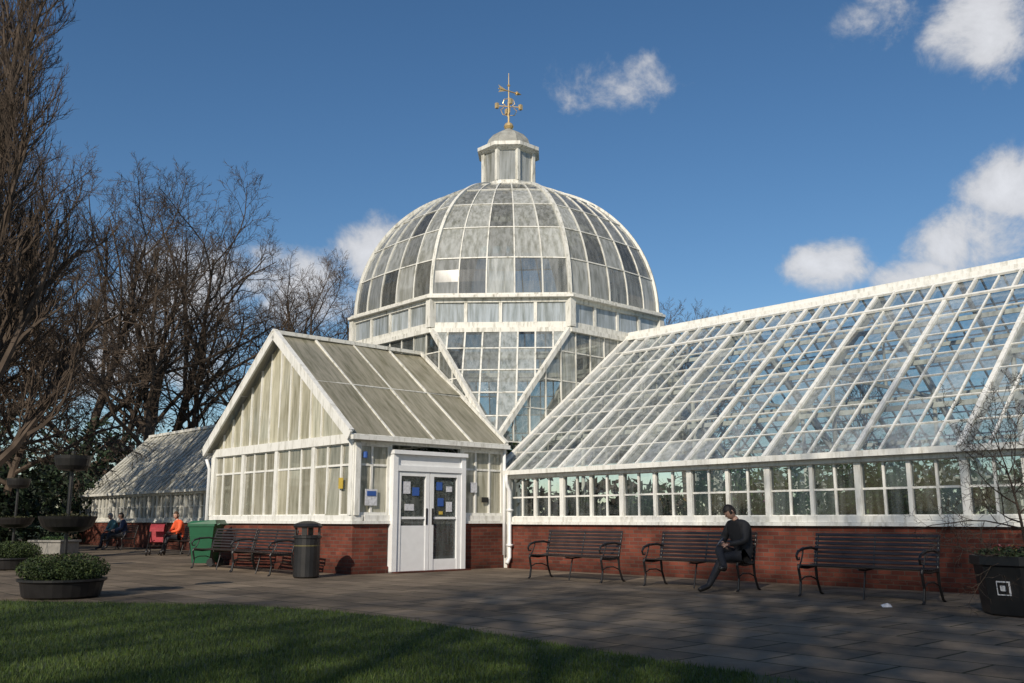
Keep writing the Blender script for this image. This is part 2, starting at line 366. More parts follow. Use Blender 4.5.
# ---- porch
F=MB();G=MB();W=MB();B=MB();PR=MB();PF=MB()
X0,X1,Y0=-6.85,-.15,-4.2;PE=2.9;PZ=5.45;XM=(X0+X1)/2
B.box(X0,Y0,0,X1,Y0+.24,1.02);B.box(X0,Y0+.243,0,X0+.24,0,1.02)
B.box(X1-.24,Y0+.243,0,X1,-3.32,1.02);B.box(X1-.24,-1.27,0,X1,-.02,1.02)
B.box(X0-.03,Y0-.04,0,X1+.04,Y0-.003,.14);B.box(X1+.003,Y0-.001,0,X1+.04,-3.32,.14)
W.box(X0-.06,Y0-.07,1.02,X1+.07,Y0+.26,1.08);W.box(X0-.03,Y0-.035,1.082,X1+.035,Y0+.22,1.2)
W.box(X1-.26,Y0+.263,1.02,X1+.067,-3.3,1.08);W.box(X1-.22,Y0+.263,1.082,X1+.033,-3.3,1.2)
W.box(X1-.26,-1.29,1.02,X1+.067,-.02,1.08);W.box(X1-.22,-1.29,1.082,X1+.033,-.02,1.2)
W.box(X0-.06,Y0+.263,1.02,X0+.26,0,1.2)
W.box(X0,Y0-.03,PE-.2,X1,Y0+.12,PE);W.box(X1-.12,Y0+.123,PE-.2,X1+.03,0,PE);W.box(X0-.03,Y0+.123,PE-.2,X0+.12,0,PE)
W.box(X1,-.0,0,X1+.17,.24,EAVE-.2)
cream=pc((.70,.67,.52),.14,.90,.08)
L=X1-X0
glaze(G,F,[(0,1.2),(L,1.2),(L,PE-.2),(0,PE-.2)],(X0,Y0+.05,0),(1,0,0),(0,0,1),frange(0,L,L/12),[1.2,2.25,PE-.2],pc((.64,.61,.48),.25,.68,.27),.05,.06,.045,thick=(3,.14,.12))
glaze(G,F,[(0,PE),(L,PE),(L/2,PZ)],(X0,Y0+.05,0),(1,0,0),(0,0,1),frange(0,L,L/14),[PE,PZ],cream,.045,.06,0)
sc=pc((.66,.64,.52),.12,.75,.15)
for y0,y1 in ((Y0,-3.3),(-1.29,-.02)):
    glaze(G,F,[(y0,1.2),(y1,1.2),(y1,PE-.2),(y0,PE-.2)],(X1-.05,0,0),(0,1,0),(0,0,1),frange(y0,y1,.5),[1.2,2.25,PE-.2],sc,.05,.06,.045,edge=.12)
glaze(G,F,[(Y0,1.2),(0,1.2),(0,PE-.2),(Y0,PE-.2)],(X0+.05,0,0),(0,1,0),(0,0,1),frange(Y0,0,.5),[1.2,2.2,PE-.2],sc,.05,.06,.045,edge=.1)
for x,y in ((X0+.07,Y0+.05),(X1-.07,Y0+.05)): W.box(x-.1,y-.09,1.2,x+.1,y+.1,PE-.2)
ov=.13
for sgn in (1,-1):
    xe=X1+ov if sgn>0 else X0-ov;ze=PE-ov*(PZ-PE)/(L/2)+.05
    v=Vector((XM-xe,0,PZ+.05-ze));Lr=v.length
    glaze(PR,PF,[(Y0-.2,0),(-.0,0),(0,Lr),(Y0-.2,Lr)],(xe,0,ze),(0,1,0),v,frange(Y0-.2,0,1.1),[0,Lr*.5,Lr],pc((.40,.37,.28),.10,.98,.02),.045,.05,.03)
    W.box(min(xe,xe+sgn*.1),Y0-.2,ze-.1,max(xe,xe+sgn*.1),0,ze-.01)
    F.beam((xe,Y0-.22,ze-.03),(XM,Y0-.22,PZ+.02),.05,.2)
    F.beam((xe,Y0-.19,ze+.09),(XM,Y0-.19,PZ+.14),.12,.045)
    PF.beam((xe,-.03,ze+.05),(XM,-.03,PZ+.11),.10,.07)
PF.beam((XM,Y0-.23,PZ+.08),(XM,0.02,PZ+.08),.16,.09)
# door set
yA,yB=-3.3,-1.29
xo=X1+.14
def fbox(x0,y0,z0,x1,y1,z1): W.box(x0,y0,z0,x1,y1,z1,1)
fbox(X1-.12,yA,0,xo,yA+.12,2.5);fbox(X1-.12,yB-.12,0,xo,yB,2.5)
fbox(X1-.12,yA+.121,2.14,xo-.003,yB-.121,2.26);fbox(X1-.12,yA-.02,2.5,xo+.05,yB+.02,2.585)
fbox(X1-.05,yA+.121,2.262,xo-.05,yB-.121,2.499)
ym=(yA+yB)/2
DG=MB()
for y0,y1,kick in ((yA+.13,ym-.01,.98),(ym+.01,yB-.13,.26)):
    st=.10
    fbox(X1+.02,y0,.03,xo-.03,y0+st,2.13);fbox(X1+.02,y1-st,.03,xo-.03,y1,2.13)
    fbox(X1+.02,y0+st+.001,2.04,xo-.033,y1-st-.001,2.13)
    fbox(X1+.025,y0+st+.001,.03,xo-.045,y1-st-.001,kick)
    fbox(X1+.03,y0+st+.001,1.12,xo-.05,y1-st-.001,1.17)
    DG.add([(X1+.05,y0+st,kick),(X1+.05,y1-st,kick),(X1+.05,y1-st,2.04),(X1+.05,y0+st,2.04)],[(0,1,2,3)],0,(.4,.45,.45,.22))
def sign(y0,z0,y1,z1,m,x=None):
    x=x if x is not None else xo; W.box(x,y0,z0,x+.012,y1,z1,m)
sign(ym-.1,1.0,ym-.06,1.35,3,xo-.03);sign(ym+.06,1.0,ym+.1,1.35,3,xo-.03)
g_=X1+.055
sign(ym-.70,1.66,ym-.50,1.92,2,g_);sign(ym-.44,1.62,ym-.26,1.80,4,g_);sign(ym-.64,1.30,ym-.40,1.44,2,g_)
sign(ym+.22,1.75,ym+.38,1.93,4,g_);sign(ym+.5,1.72,ym+.66,1.84,2,g_);sign(ym+.26,1.40,ym+.42,1.58,4,g_);sign(ym+.5,1.28,ym+.66,1.5,2,g_);sign(ym+.3,1.22,ym+.40,1.29,5,g_)
sign(-3.92,1.40,-3.62,1.74,2,X1+.0);sign(-3.88,1.60,-3.66,1.70,4,X1+.013)
W.lathe((X1+.035,-3.96,2.45),[(.0,-.08),(.05,-.06),(.05,.06),(.0,.08)],10,4)
sign(-1.05,1.72,-.85,1.95,2,X1+.0);sign(-.7,1.5,-.5,1.62,3,X1+.0)
W.box(-.70,Y0-.03,1.75,-.54,Y0-.015,1.98,5)
BLUE=simple('blue_sign',(.03,.09,.32),.4,var=.05);YEL=simple('yellow_sign',(.5,.36,.06),.4,var=.05);PAPER=simple('notice',(.56,.57,.60),.5,var=.25,scale=25)
B.box(X1+.0,yA,0,X1+.35,yB,.03)
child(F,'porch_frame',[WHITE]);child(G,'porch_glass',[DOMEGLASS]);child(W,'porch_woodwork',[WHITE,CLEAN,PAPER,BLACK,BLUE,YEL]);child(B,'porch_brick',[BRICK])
child(PR,'porch_roof',[PORCHROOF]);child(PF,'porch_roof_bars',[WHITE2]);child(DG,'porch_door_glass',[WINGLASS])
Pp=MB()
Pp.tube([(.16,-.22,2.15),(.16,-.2,1.95),(.16,-.1,1.75),(.16,-.1,.25),(.2,-.22,.12)],.045,10)
Pp.tube([(X1+.1,-.08,2.8),(X1+.1,-.08,.3)],.04,8)
Pp.tube([(X0+.02,Y0-.2,2.65),(X0-.0,Y0-.1,2.4),(X0-.0,Y0-.1,.1)],.04,8)
for zz in (.5,1.3): Pp.box(.09,-.16,zz,.23,-.04,zz+.05)
child(Pp,'downpipes',[CLEAN],smooth=True)
Q=MB();Q.box(X0+.3,Y0+.3,0,-.5,9.2,.02);Q.box(.3,.3,0,XE-.3,9.6,.02);child(Q,'interior_floor',[CONC])
# ------------------------------------------------------------------ foliage helpers
def leaves(mb,c,rad,n,size,cols,rg,shape='e',clump=0.0):
    cl=[(rg.uniform(-1,1),rg.uniform(-1,1),rg.uniform(-1,1)) for _ in range(max(3,n//60))]
    for _ in range(n):
        while True:
            if clump and rg.random()<clump:
                q=rg.choice(cl);p=[q[i]+rg.gauss(0,.16) for i in range(3)]
            else: p=[rg.uniform(-1,1) for _ in range(3)]
            if shape=='b':
                p=[max(-1,min(1,t)) for t in p];break
            if p[0]**2+p[1]**2+p[2]**2<=1.05:break
        P=Vector((c[0]+p[0]*rad[0],c[1]+p[1]*rad[1],c[2]+p[2]*rad[2]))
        n_=Vector((rg.gauss(0,1),rg.gauss(0,1),rg.gauss(.4,1))).normalized()
        u=n_.orthogonal().normalized();t=rg.uniform(0,6.28);w=n_.cross(u);uu=u*math.cos(t)+w*math.sin(t);ww=n_.cross(uu)
        s=size*rg.uniform(.6,1.4);k=rg.uniform(.55,1.35);cc=rg.choice(cols)
        mb.add([P-uu*s,P-ww*s*.45,P+uu*s,P+ww*s*.45],[(0,1,2,3)],0,(cc[0]*k,cc[1]*k,cc[2]*k,1))
GRN=[(.03,.065,.02),(.042,.085,.025),(.022,.045,.015),(.06,.09,.03)]
rg=random.Random(9)
I_=MB();x=1.0
while x<20:
    hh=rg.uniform(1.3,2.1) if 5<x<12.5 else rg.uniform(.8,1.5)
    leaves(I_,(x,1.5+rg.uniform(-.4,.5),.5+hh*.5),(rg.uniform(.5,.85),.7,hh*.62),750,.065,GRN,rg,clump=.4);x+=rg.uniform(.6,.95)
for k in range(9): leaves(I_,(rg.uniform(3,20),rg.uniform(5,8.5),1.4),(1.2,1.0,1.3),380,.11,GRN,rg,clump=.5)
leaves(I_,(4,1.1,1.35),(2.5,.5,.35),60,.05,[(.4,.05,.06),(.5,.3,.05),(.4,.15,.3)],rg,'b')
for k in range(5): leaves(I_,(cx+rg.uniform(-3,3),cy+rg.uniform(-3,3),2.3),(1.2,1.2,2.2),350,.16,GRN,rg,clump=.5)
child(I_,'glasshouse_plants',[LEAF])
Q=MB();Q.box(.4,.6,0,XE-.4,.66,.72);Q.box(.4,2.34,0,XE-.4,2.4,.72);Q.box(.4,.66,.6,XE-.4,2.34,.68);child(Q,'planting_bench',[CONC])
# ------------------------------------------------------------------ trees
def tree_mesh(name,seed,H,tr,spread=1.0,upsweep=.25,cnt=(10,8,7,6),droop=0,twig=.011,first=.22):
    rg=random.Random(seed);mb=MB()
    def grow(p,d,L,r,lev):
        seg=(8,6,5,4,3)[lev];pts=[p.copy()];rad=[r];dd=d.copy();end=r*(.35 if lev<3 else .5)
        if lev==0:end=r*.15
        for i in range(seg):
            w=(.05,.16,.2,.22,.25)[lev]
            dd=(dd+Vector((rg.gauss(0,w),rg.gauss(0,w),rg.gauss(0,w)))+Vector((0,0,upsweep*(.4 if lev else 0)-droop*(lev>=3)*.5))).normalized()
            pts.append(pts[-1]+dd*(L/seg));rad.append(max(twig*.5,r+(end-r)*(i+1)/seg))
        mb.tube(pts,rad,(9,6,4,3,3)[lev],0,cap=False)
        if lev>=len(cnt):return
        n=cnt[lev];lo=first if lev==0 else .18
        for i in range(n):
            t=lo+(1-lo)*((i+rg.random())/n);k=t*seg;i0=min(int(k),seg-1);q=pts[i0].lerp(pts[i0+1],k-i0)
            ax=(pts[i0+1]-pts[i0]).normalized();o=ax.orthogonal().normalized();o.rotate(Matrix.Rotation(i*2.4+rg.uniform(-.5,.5),3,ax))
            an=R((58,46,40,36)[min(lev,3)]*rg.uniform(.75,1.2))*(1-.35*t if lev==0 else 1)*min(1.25,spread)
            nd=(ax*math.cos(an)+o*math.sin(an)).normalized()
            rr=rad[i0]*(.58,.55,.5,.5)[min(lev,3)]
            ll=L*((.60,.55,.52,.60)[min(lev,3)])*(1.05-.55*t)*rg.uniform(.8,1.15)*(spread if lev==0 else 1)
            grow(q,nd,ll,max(rr,twig),lev+1)
    grow(Vector((0,0,-.2)),Vector((0,0,1)),H,tr,0)
    return mb.mesh(name,[BARK])
def put(me,name,x,y,s=1,r=0,z=0):
    o=bpy.data.objects.new(name,me);scene.collection.objects.link(o);o.location=(x,y,z);o.rotation_euler=(0,0,R(r));o.scale=(s,s,s);return o
T1=tree_mesh('bare_tree_a',3,17,.36,1.05,.22,(14,9,8,6),twig=.010)
T2=tree_mesh('bare_tree_b',8,16,.34,1.15,.15,(13,9,8,6),twig=.010)
T3=tree_mesh('upswept_tree',21,17,.28,.66,.5,(22,11,8,8),twig=.007,first=.08)
T4=tree_mesh('weeping_tree',33,8,.2,1.05,.0,(14,9,8,7),droop=.5,twig=.008,first=.25)
put(T3,'bare_tree',-14.8,25,1.0,20);put(T3,'bare_tree',-17.5,30,1.12,160)
put(T4,'bare_tree',-18.0,31,1.05,70);put(T4,'bare_tree',-19.5,36,1.1,170)
for (x,y,s,r,T) in [(-24,52,1.0,10,T1),(-19.5,52,.95,100,T2),(-28,50,1.05,200,T2),(-15.0,60,.88,40,T1),(-12.0,64,.88,150,T2),(-33,56,1.2,70,T1),(-26,66,1.15,250,T2),
    (-40,60,1.2,20,T2),(13.5,72,.86,80,T1),(17,80,.85,10,T2),(30,80,.7,30,T1),(-36,44,1.0,140,T1),(-21.5,58,1.05,330,T1)]:
    put(T,'bare_tree',x,y,s,r)
# park trees behind the viewpoint (their shadows reach the lawn)
put(T1,'bare_tree',-7,-14,1.0,30);put(T2,'bare_tree',-12,-16,1.05,120);put(T1,'bare_tree',-2,-18,1.0,220);put(T2,'bare_tree',-3.5,-15.5,.98,10)
S=MB();rg=random.Random(5)
for (x,y,rx,rz) in [(-22,40,2.4,2.6),(-25,41,2.8,3.3),(-28.5,40,3,3.5),(-20.8,44,2,2.2),(-33,42,3,4),(-19.6,36,1.5,1.5),(-22,48,3,3.6),(-27,52,5,4.5),(-18,60,5,4.0),(-23,62,5,4.5),(-33,55,5,5),(-12,66,4,3.6)]:
    leaves(S,(x,y,rz*.8),(rx,rx,rz),1700,.15,[(.016,.03,.013),(.026,.042,.018),(.012,.02,.01)],rg,clump=.55)
S.build('evergreen_shrubs',[LEAF])
S=MB()
for k in range(80):
    an=R(-75+k*1.9);d=rg.uniform(100,150);h_=rg.uniform(7,11) if an<0 else rg.uniform(4,7)
    leaves(S,(d*math.sin(an),d*math.cos(an),h_*.5),(6,5,h_*.65),340,.7,[(.05,.042,.036),(.04,.034,.03),(.03,.036,.025)],rg,clump=.4)
S.build('distant_trees',[LEAF])
# ------------------------------------------------------------------ ground
def groundmat():
    m,nt,b,o=nm('park_grass');N=nt.nodes;L=nt.links
    tc=N.new('ShaderNodeTexCoord');no=N.new('ShaderNodeTexNoise');no.inputs['Scale'].default_value=.4;no.inputs['Detail'].default_value=10;L.new(tc.outputs['Object'],no.inputs['Vector'])
    cr=N.new('ShaderNodeValToRGB');cr.color_ramp.elements[0].color=(.022,.034,.010,1);cr.color_ramp.elements[1].color=(.05,.075,.018,1);L.new(no.outputs['Fac'],cr.inputs['Fac']);L.new(cr.outputs['Color'],b.inputs['Base Color']);b.inputs['Roughness'].default_value=.9
    return m
PG=groundmat()
g=MB();g.add([(-500,-500,0),(500,-500,0),(500,500,0),(-500,500,0)],[(0,1,2,3)]);g.build('ground',[PG])
def pavemat():
    m,nt,b,o=nm('paving_slabs');N=nt.nodes;L=nt.links
    tc=N.new('ShaderNodeTexCoord');br=N.new('ShaderNodeTexBrick');L.new(tc.outputs['Object'],br.inputs['Vector'])
    br.inputs['Scale'].default_value=1;br.inputs['Brick Width'].default_value=.9;br.inputs['Row Height'].default_value=.6;br.inputs['Mortar Size'].default_value=.014;br.inputs['Mortar Smooth'].default_value=.3
    br.inputs['Color1'].default_value=(.235,.190,.145,1);br.inputs['Color2'].default_value=(.145,.118,.092,1);br.inputs['Mortar'].default_value=(.035,.036,.02,1)
    no=N.new('ShaderNodeTexNoise');no.inputs['Scale'].default_value=.6;no.inputs['Detail'].default_value=10;no.inputs['Roughness'].default_value=.7;L.new(tc.outputs['Object'],no.inputs['Vector'])
    cr=N.new('ShaderNodeValToRGB');cr.color_ramp.elements[0].position=.36;cr.color_ramp.elements[1].position=.64;cr.color_ramp.elements[0].color=(.5,.49,.48,1);cr.color_ramp.elements[1].color=(1.15,1.12,1.06,1);L.new(no.outputs['Fac'],cr.inputs['Fac'])
    mx=N.new('ShaderNodeMixRGB');mx.blend_type='MULTIPLY';mx.inputs[0].default_value=1;L.new(br.outputs['Color'],mx.inputs[1]);L.new(cr.outputs['Color'],mx.inputs[2])
    L.new(mx.outputs[0],b.inputs['Base Color']);b.inputs['Roughness'].default_value=.9;b.inputs['Specular IOR Level'].default_value=.15
    n2=N.new('ShaderNodeTexNoise');n2.inputs['Scale'].default_value=25;L.new(tc.outputs['Object'],n2.inputs['Vector'])
    b1=N.new('ShaderNodeBump');b1.inputs['Strength'].default_value=.35;b1.inputs['Distance'].default_value=.01;L.new(n2.outputs['Fac'],b1.inputs['Height'])
    b2=N.new('ShaderNodeBump');b2.invert=True;b2.inputs['Strength'].default_value=.8;b2.inputs['Distance'].default_value=.01;L.new(br.outputs['Fac'],b2.inputs['Height']);L.new(b1.outputs['Normal'],b2.inputs['Normal'])
    L.new(b2.outputs['Normal'],b.inputs['Normal']);return m
g=MB();g.box(-45,-26,-.1,32,14,.004);g.build('paving',[pavemat()],M=SITE)
edge=[(-30,15.2),(-12,13.6),(-7,13.0),(-3.5,12.35),(-2.2,11.6),(-1.23,10.7),(-.4,9.6),(.4,8.5),(1.2,7.5),(2,6.6),(2.8,5.4),(3.4,3.5),(3.7,0),(3.7,-30)]
poly=edge+[(-30,-30)]
g=MB();n=len(poly);g.add([(x,y,.03) for x,y in poly]+[(x,y,-.05) for x,y in poly],[tuple(range(n))[::-1]]+[(i,(i+1)%n,(i+1)%n+n,i+n) for i in range(n)])
lawn=g.build('lawn',[PG])
def inside(x,y):
    c=False;j=n-1
    for i in range(n):
        xi,yi=poly[i];xj,yj=poly[j]
        if (yi>y)!=(yj>y) and x<(xj-xi)*(y-yi)/(yj-yi)+xi:c=not c
        j=i
    return c
g=MB();rg=random.Random(2);cnt=0
while cnt<95000:
    y=5.6+8.2*rg.random()**1.3;x=rg.uniform(-8.2,3.2)*(y/13)
    if rg.random()<.25:x=rg.uniform(-8,3)
    if not inside(x,y):continue
    cnt+=1;hgt=rg.uniform(.02,.05);a_=rg.uniform(0,6.28);w=.0035
    k=rg.uniform(.55,1.3);yl=rg.random()*.02;dx,dy=math.cos(a_)*w,math.sin(a_)*w
    g.add([(x-dx,y-dy,.028),(x+dx,y+dy,.028),(x+rg.gauss(0,.015),y+rg.gauss(0,.015),.03+hgt)],[(0,1,2)],0,((.05+yl)*k,.092*k,.018*k,1))
gb=g.build('grass_blades',[LEAF]);gb.parent=lawn
# ------------------------------------------------------------------ benches
def bench_mesh(L=1.9):
    mb=MB()
    for x in (0.03,L-.03):
        mb.tube([(x,-.06,.0),(x,-.02,.03),(x,.01,.2),(x,-.03,.40),(x,-.01,.44)],[.022,.02,.02,.022,.022],7,0)
        mb.tube([(x,.60,0),(x,.54,.03),(x,.46,.22),(x,.44,.42),(x,.50,.66),(x,.56,.88)],[.022,.02,.02,.024,.022,.018],7,0)
        mb.tube([(x,-.01,.42),(x,.2,.40),(x,.45,.42)],.022,7,0)
        mb.tube([(x,.0,.22),(x,.12,.27),(x,.3,.27),(x,.45,.22)],.012,6,0)
        mb.tube([(x,.50,.66),(x,.35,.69),(x,.12,.68),(x,-.02,.64),(x,-.07,.58),(x,-.05,.52),(x,.0,.52),(x,.01,.56)],[.02,.022,.024,.022,.02,.017,.014,.012],7,0)
        mb.tube([(x,-.01,.42),(x,.05,.5),(x,.10,.6),(x,.12,.68)],.013,6,0)
    x=L/2
    mb.tube([(x,-.0,.41),(x,.2,.395),(x,.44,.41),(x,.50,.66),(x,.56,.88)],.016,6,0);mb.tube([(x,.1,.0),(x,.2,.4)],.015,6,0)
    for i in range(8):
        y=.0+i*.058;z=.445-.015*math.sin(math.pi*i/7);mb.box(0,y-.021,z-.01,L,y+.021,z+.012,1)
    for i in range(7):
        t=i/6;z=.50+t*.38;y=.455+t*.10
        mb.beam((0,y-.01,z),(L,y-.01,z),.02,.040,1,up=(0,.25,1))
    return mb.mesh('park_bench',[BLACK,BENCHWOOD])
BM=bench_mesh()
def bench(x,y,rot=0):
    o=bpy.data.objects.new('park_bench',BM);scene.collection.objects.link(o);o.matrix_world=site(x,y,.004,rot)
    b=o.modifiers.new('b','BEVEL');b.width=.004;b.limit_method='ANGLE'
for (x,y,r) in [(3.2,-2.35,0),(6.02,-2.35,R(1)),(8.95,-2.35,R(-1)),(-2.6,-5.6,R(-3)),(-4.8,-5.5,R(2)),(-20.9,-1.9,0),(-14.0,-2.35,0)]: bench(x,y,r)
# ------------------------------------------------------------------ bins
mb=MB();mb.lathe((0,0,0),[(.22,0),(.25,.03),(.25,.74),(.27,.75),(.27,.80),(.25,.81)],20,0)
for k in range(4):
    t=R(45+90*k);mb.beam((.23*math.cos(t),.23*math.sin(t),.8),(.23*math.cos(t),.23*math.sin(t),.96),.1,.03,0,up=(math.cos(t),math.sin(t),0))
mb.lathe((0,0,.95),[(.27,0),(.28,.03),(.24,.08),(.12,.12),(.03,.13)],20,0)
mb.lathe((0,0,.60),[(.253,0),(.254,.02)],20,1)
mb.build('litter_bin',[BLACK,simple('bin_band',(.12,.1,.04),.4)],M=site(.2,-5.45,.004))
def wheelie():
    mb=MB()
    vs=[(-.23,-.24,.08),(.23,-.24,.08),(.23,.2,.08),(-.23,.2,.08),(-.29,-.34,.98),(.29,-.34,.98),(.29,.3,.98),(-.29,.3,.98)]
    mb.add(vs,[(0,3,2,1),(4,5,6,7),(0,1,5,4),(1,2,6,5),(2,3,7,6),(3,0,4,7)])
    mb.box(-.31,-.36,.94,.31,.32,1.0)
    vs=[(-.31,-.38,1.0),(.31,-.38,1.0),(.31,.36,1.0),(-.31,.36,1.0),(-.27,-.3,1.07),(.27,-.3,1.07),(.27,.32,1.1),(-.27,.32,1.1)]
    mb.add(vs,[(0,3,2,1),(4,5,6,7),(0,1,5,4),(1,2,6,5),(2,3,7,6),(3,0,4,7)])
    mb.tube([(-.25,.36,.98),(-.25,.42,1.0),(.25,.42,1.0),(.25,.36,.98)],.018,6)
    for s in (-1,1): mb.tube([(s*.24,.26,.1),(s*.3,.26,.1)],.1,14,1)
    return mb
wheelie().build('wheelie_bin',[GREENP,BLACK],M=site(-5.55,-4.85,.004,R(-50)),bevel=.01)
# ------------------------------------------------------------------ planters
def tiered(x,y,seed,s=1):
    rg=random.Random(seed);e=empty('tiered_planter',Matrix.Translation((x,y,.004))@Matrix.Scale(s,4))
    mb=MB();mb.lathe((0,0,0),[(.48,0),(.52,.03),(.56,.22),(.60,.24),(.60,.27),(.54,.27),(.5,.25)],28,0)
    mb.tube([(0,0,.2),(0,0,2.1)],.03,10)
    mb.lathe((0,0,.98),[(.06,-.06),(.22,-.05),(.34,.02),(.39,.13),(.40,.17),(.37,.17),(.34,.13)],24,0)
    mb.lathe((0,0,1.85),[(.10,-.04),(.19,-.03),(.23,.03),(.25,.13),(.255,.18),(.24,.18),(.22,.12)],24,0)
    o=mb.build('stand',[BLACK],smooth=False);o.parent=e
    l=MB();c_=[(.035,.055,.018),(.05,.07,.02),(.025,.04,.015)]
    leaves(l,(0,0,.40),(.62,.62,.23),7500,.020,c_,rg,'e',.3)
    leaves(l,(0,0,.36),(.60,.60,.14),3500,.020,c_,rg,'e',.0)
    leaves(l,(0,0,1.15),(.33,.33,.04),250,.02,[(.05,.05,.02)],rg);leaves(l,(0,0,2.02),(.2,.2,.04),150,.02,[(.05,.05,.02)],rg)
    o=l.build('shrub',[LEAF]);o.parent=e
tiered(-6.5,13.9,1);tiered(-11.3,21.6,2,1.0)
mb=MB();mb.box(-.65,-.4,0,.65,.4,.38);mb.box(-.7,-.45,.38,.7,.45,.45);o=mb.build('concrete_planter',[CONC],M=Matrix.Translation((-15.1,31.5,.004))@Matrix.Rotation(R(-20),4,'Z'),bevel=.015)
l=MB();leaves(l,(0,0,.48),(.6,.35,.1),900,.03,GRN,random.Random(3));q=l.build('plants',[LEAF]);q.parent=o
e=empty('tub_planter',Matrix.Translation((6.12,11.4,.004)))
mb=MB();mb.lathe((0,0,0),[(.50,0),(.52,.02),(.58,.56),(.62,.58),(.62,.68),(.57,.68),(.55,.62)],8,0,rot=R(10))
t=R(-147.5);d=Vector((math.cos(t),math.sin(t),0))
mb.beam(d*.515+Vector((0,0,.24)),d*.53+Vector((0,0,.40)),.16,.012,1,up=d)
mb.beam(d*.522+Vector((0,0,.255)),d*.537+Vector((0,0,.385)),.13,.012,0,up=d)
mb.beam(d*.53+Vector((0,0,.29)),d*.541+Vector((0,0,.35)),.06,.012,1,up=d)
o=mb.build('tub',[BLACK,PAPER]);o.parent=e
l=MB();leaves(l,(0,0,.71),(.54,.54,.07),1400,.03,[(.05,.075,.03),(.09,.10,.045),(.05,.06,.03)],random.Random(4));o=l.build('bedding_plants',[LEAF]);o.parent=e
l=MB();rg=random.Random(11)
leaves(l,(-.2,-.1,.76),(.3,.3,.05),25,.02,[(.4,.33,.12),(.35,.1,.1)],rg);o=l.build('flowers',[LEAF]);o.parent=e
ts=tree_mesh('bare_shrub_mesh',5,2.0,.026,1.35,.12,(16,8,5,3),twig=.0032,first=.12);o=bpy.data.objects.new('bare_shrub',ts);scene.collection.objects.link(o);o.parent=e;o.location=(.05,0,.6);o.scale=(.9,.9,.9)
mb=MB();mb.add([(0,0,0),(.13,.02,.0),(.14,.1,.03),(.02,.12,.02),(.08,.05,.05)],[(0,1,4),(1,2,4),(2,3,4),(3,0,4)]);mb.build('litter_paper',[PAPER],M=Matrix.Translation((4.72,12.3,.008)))
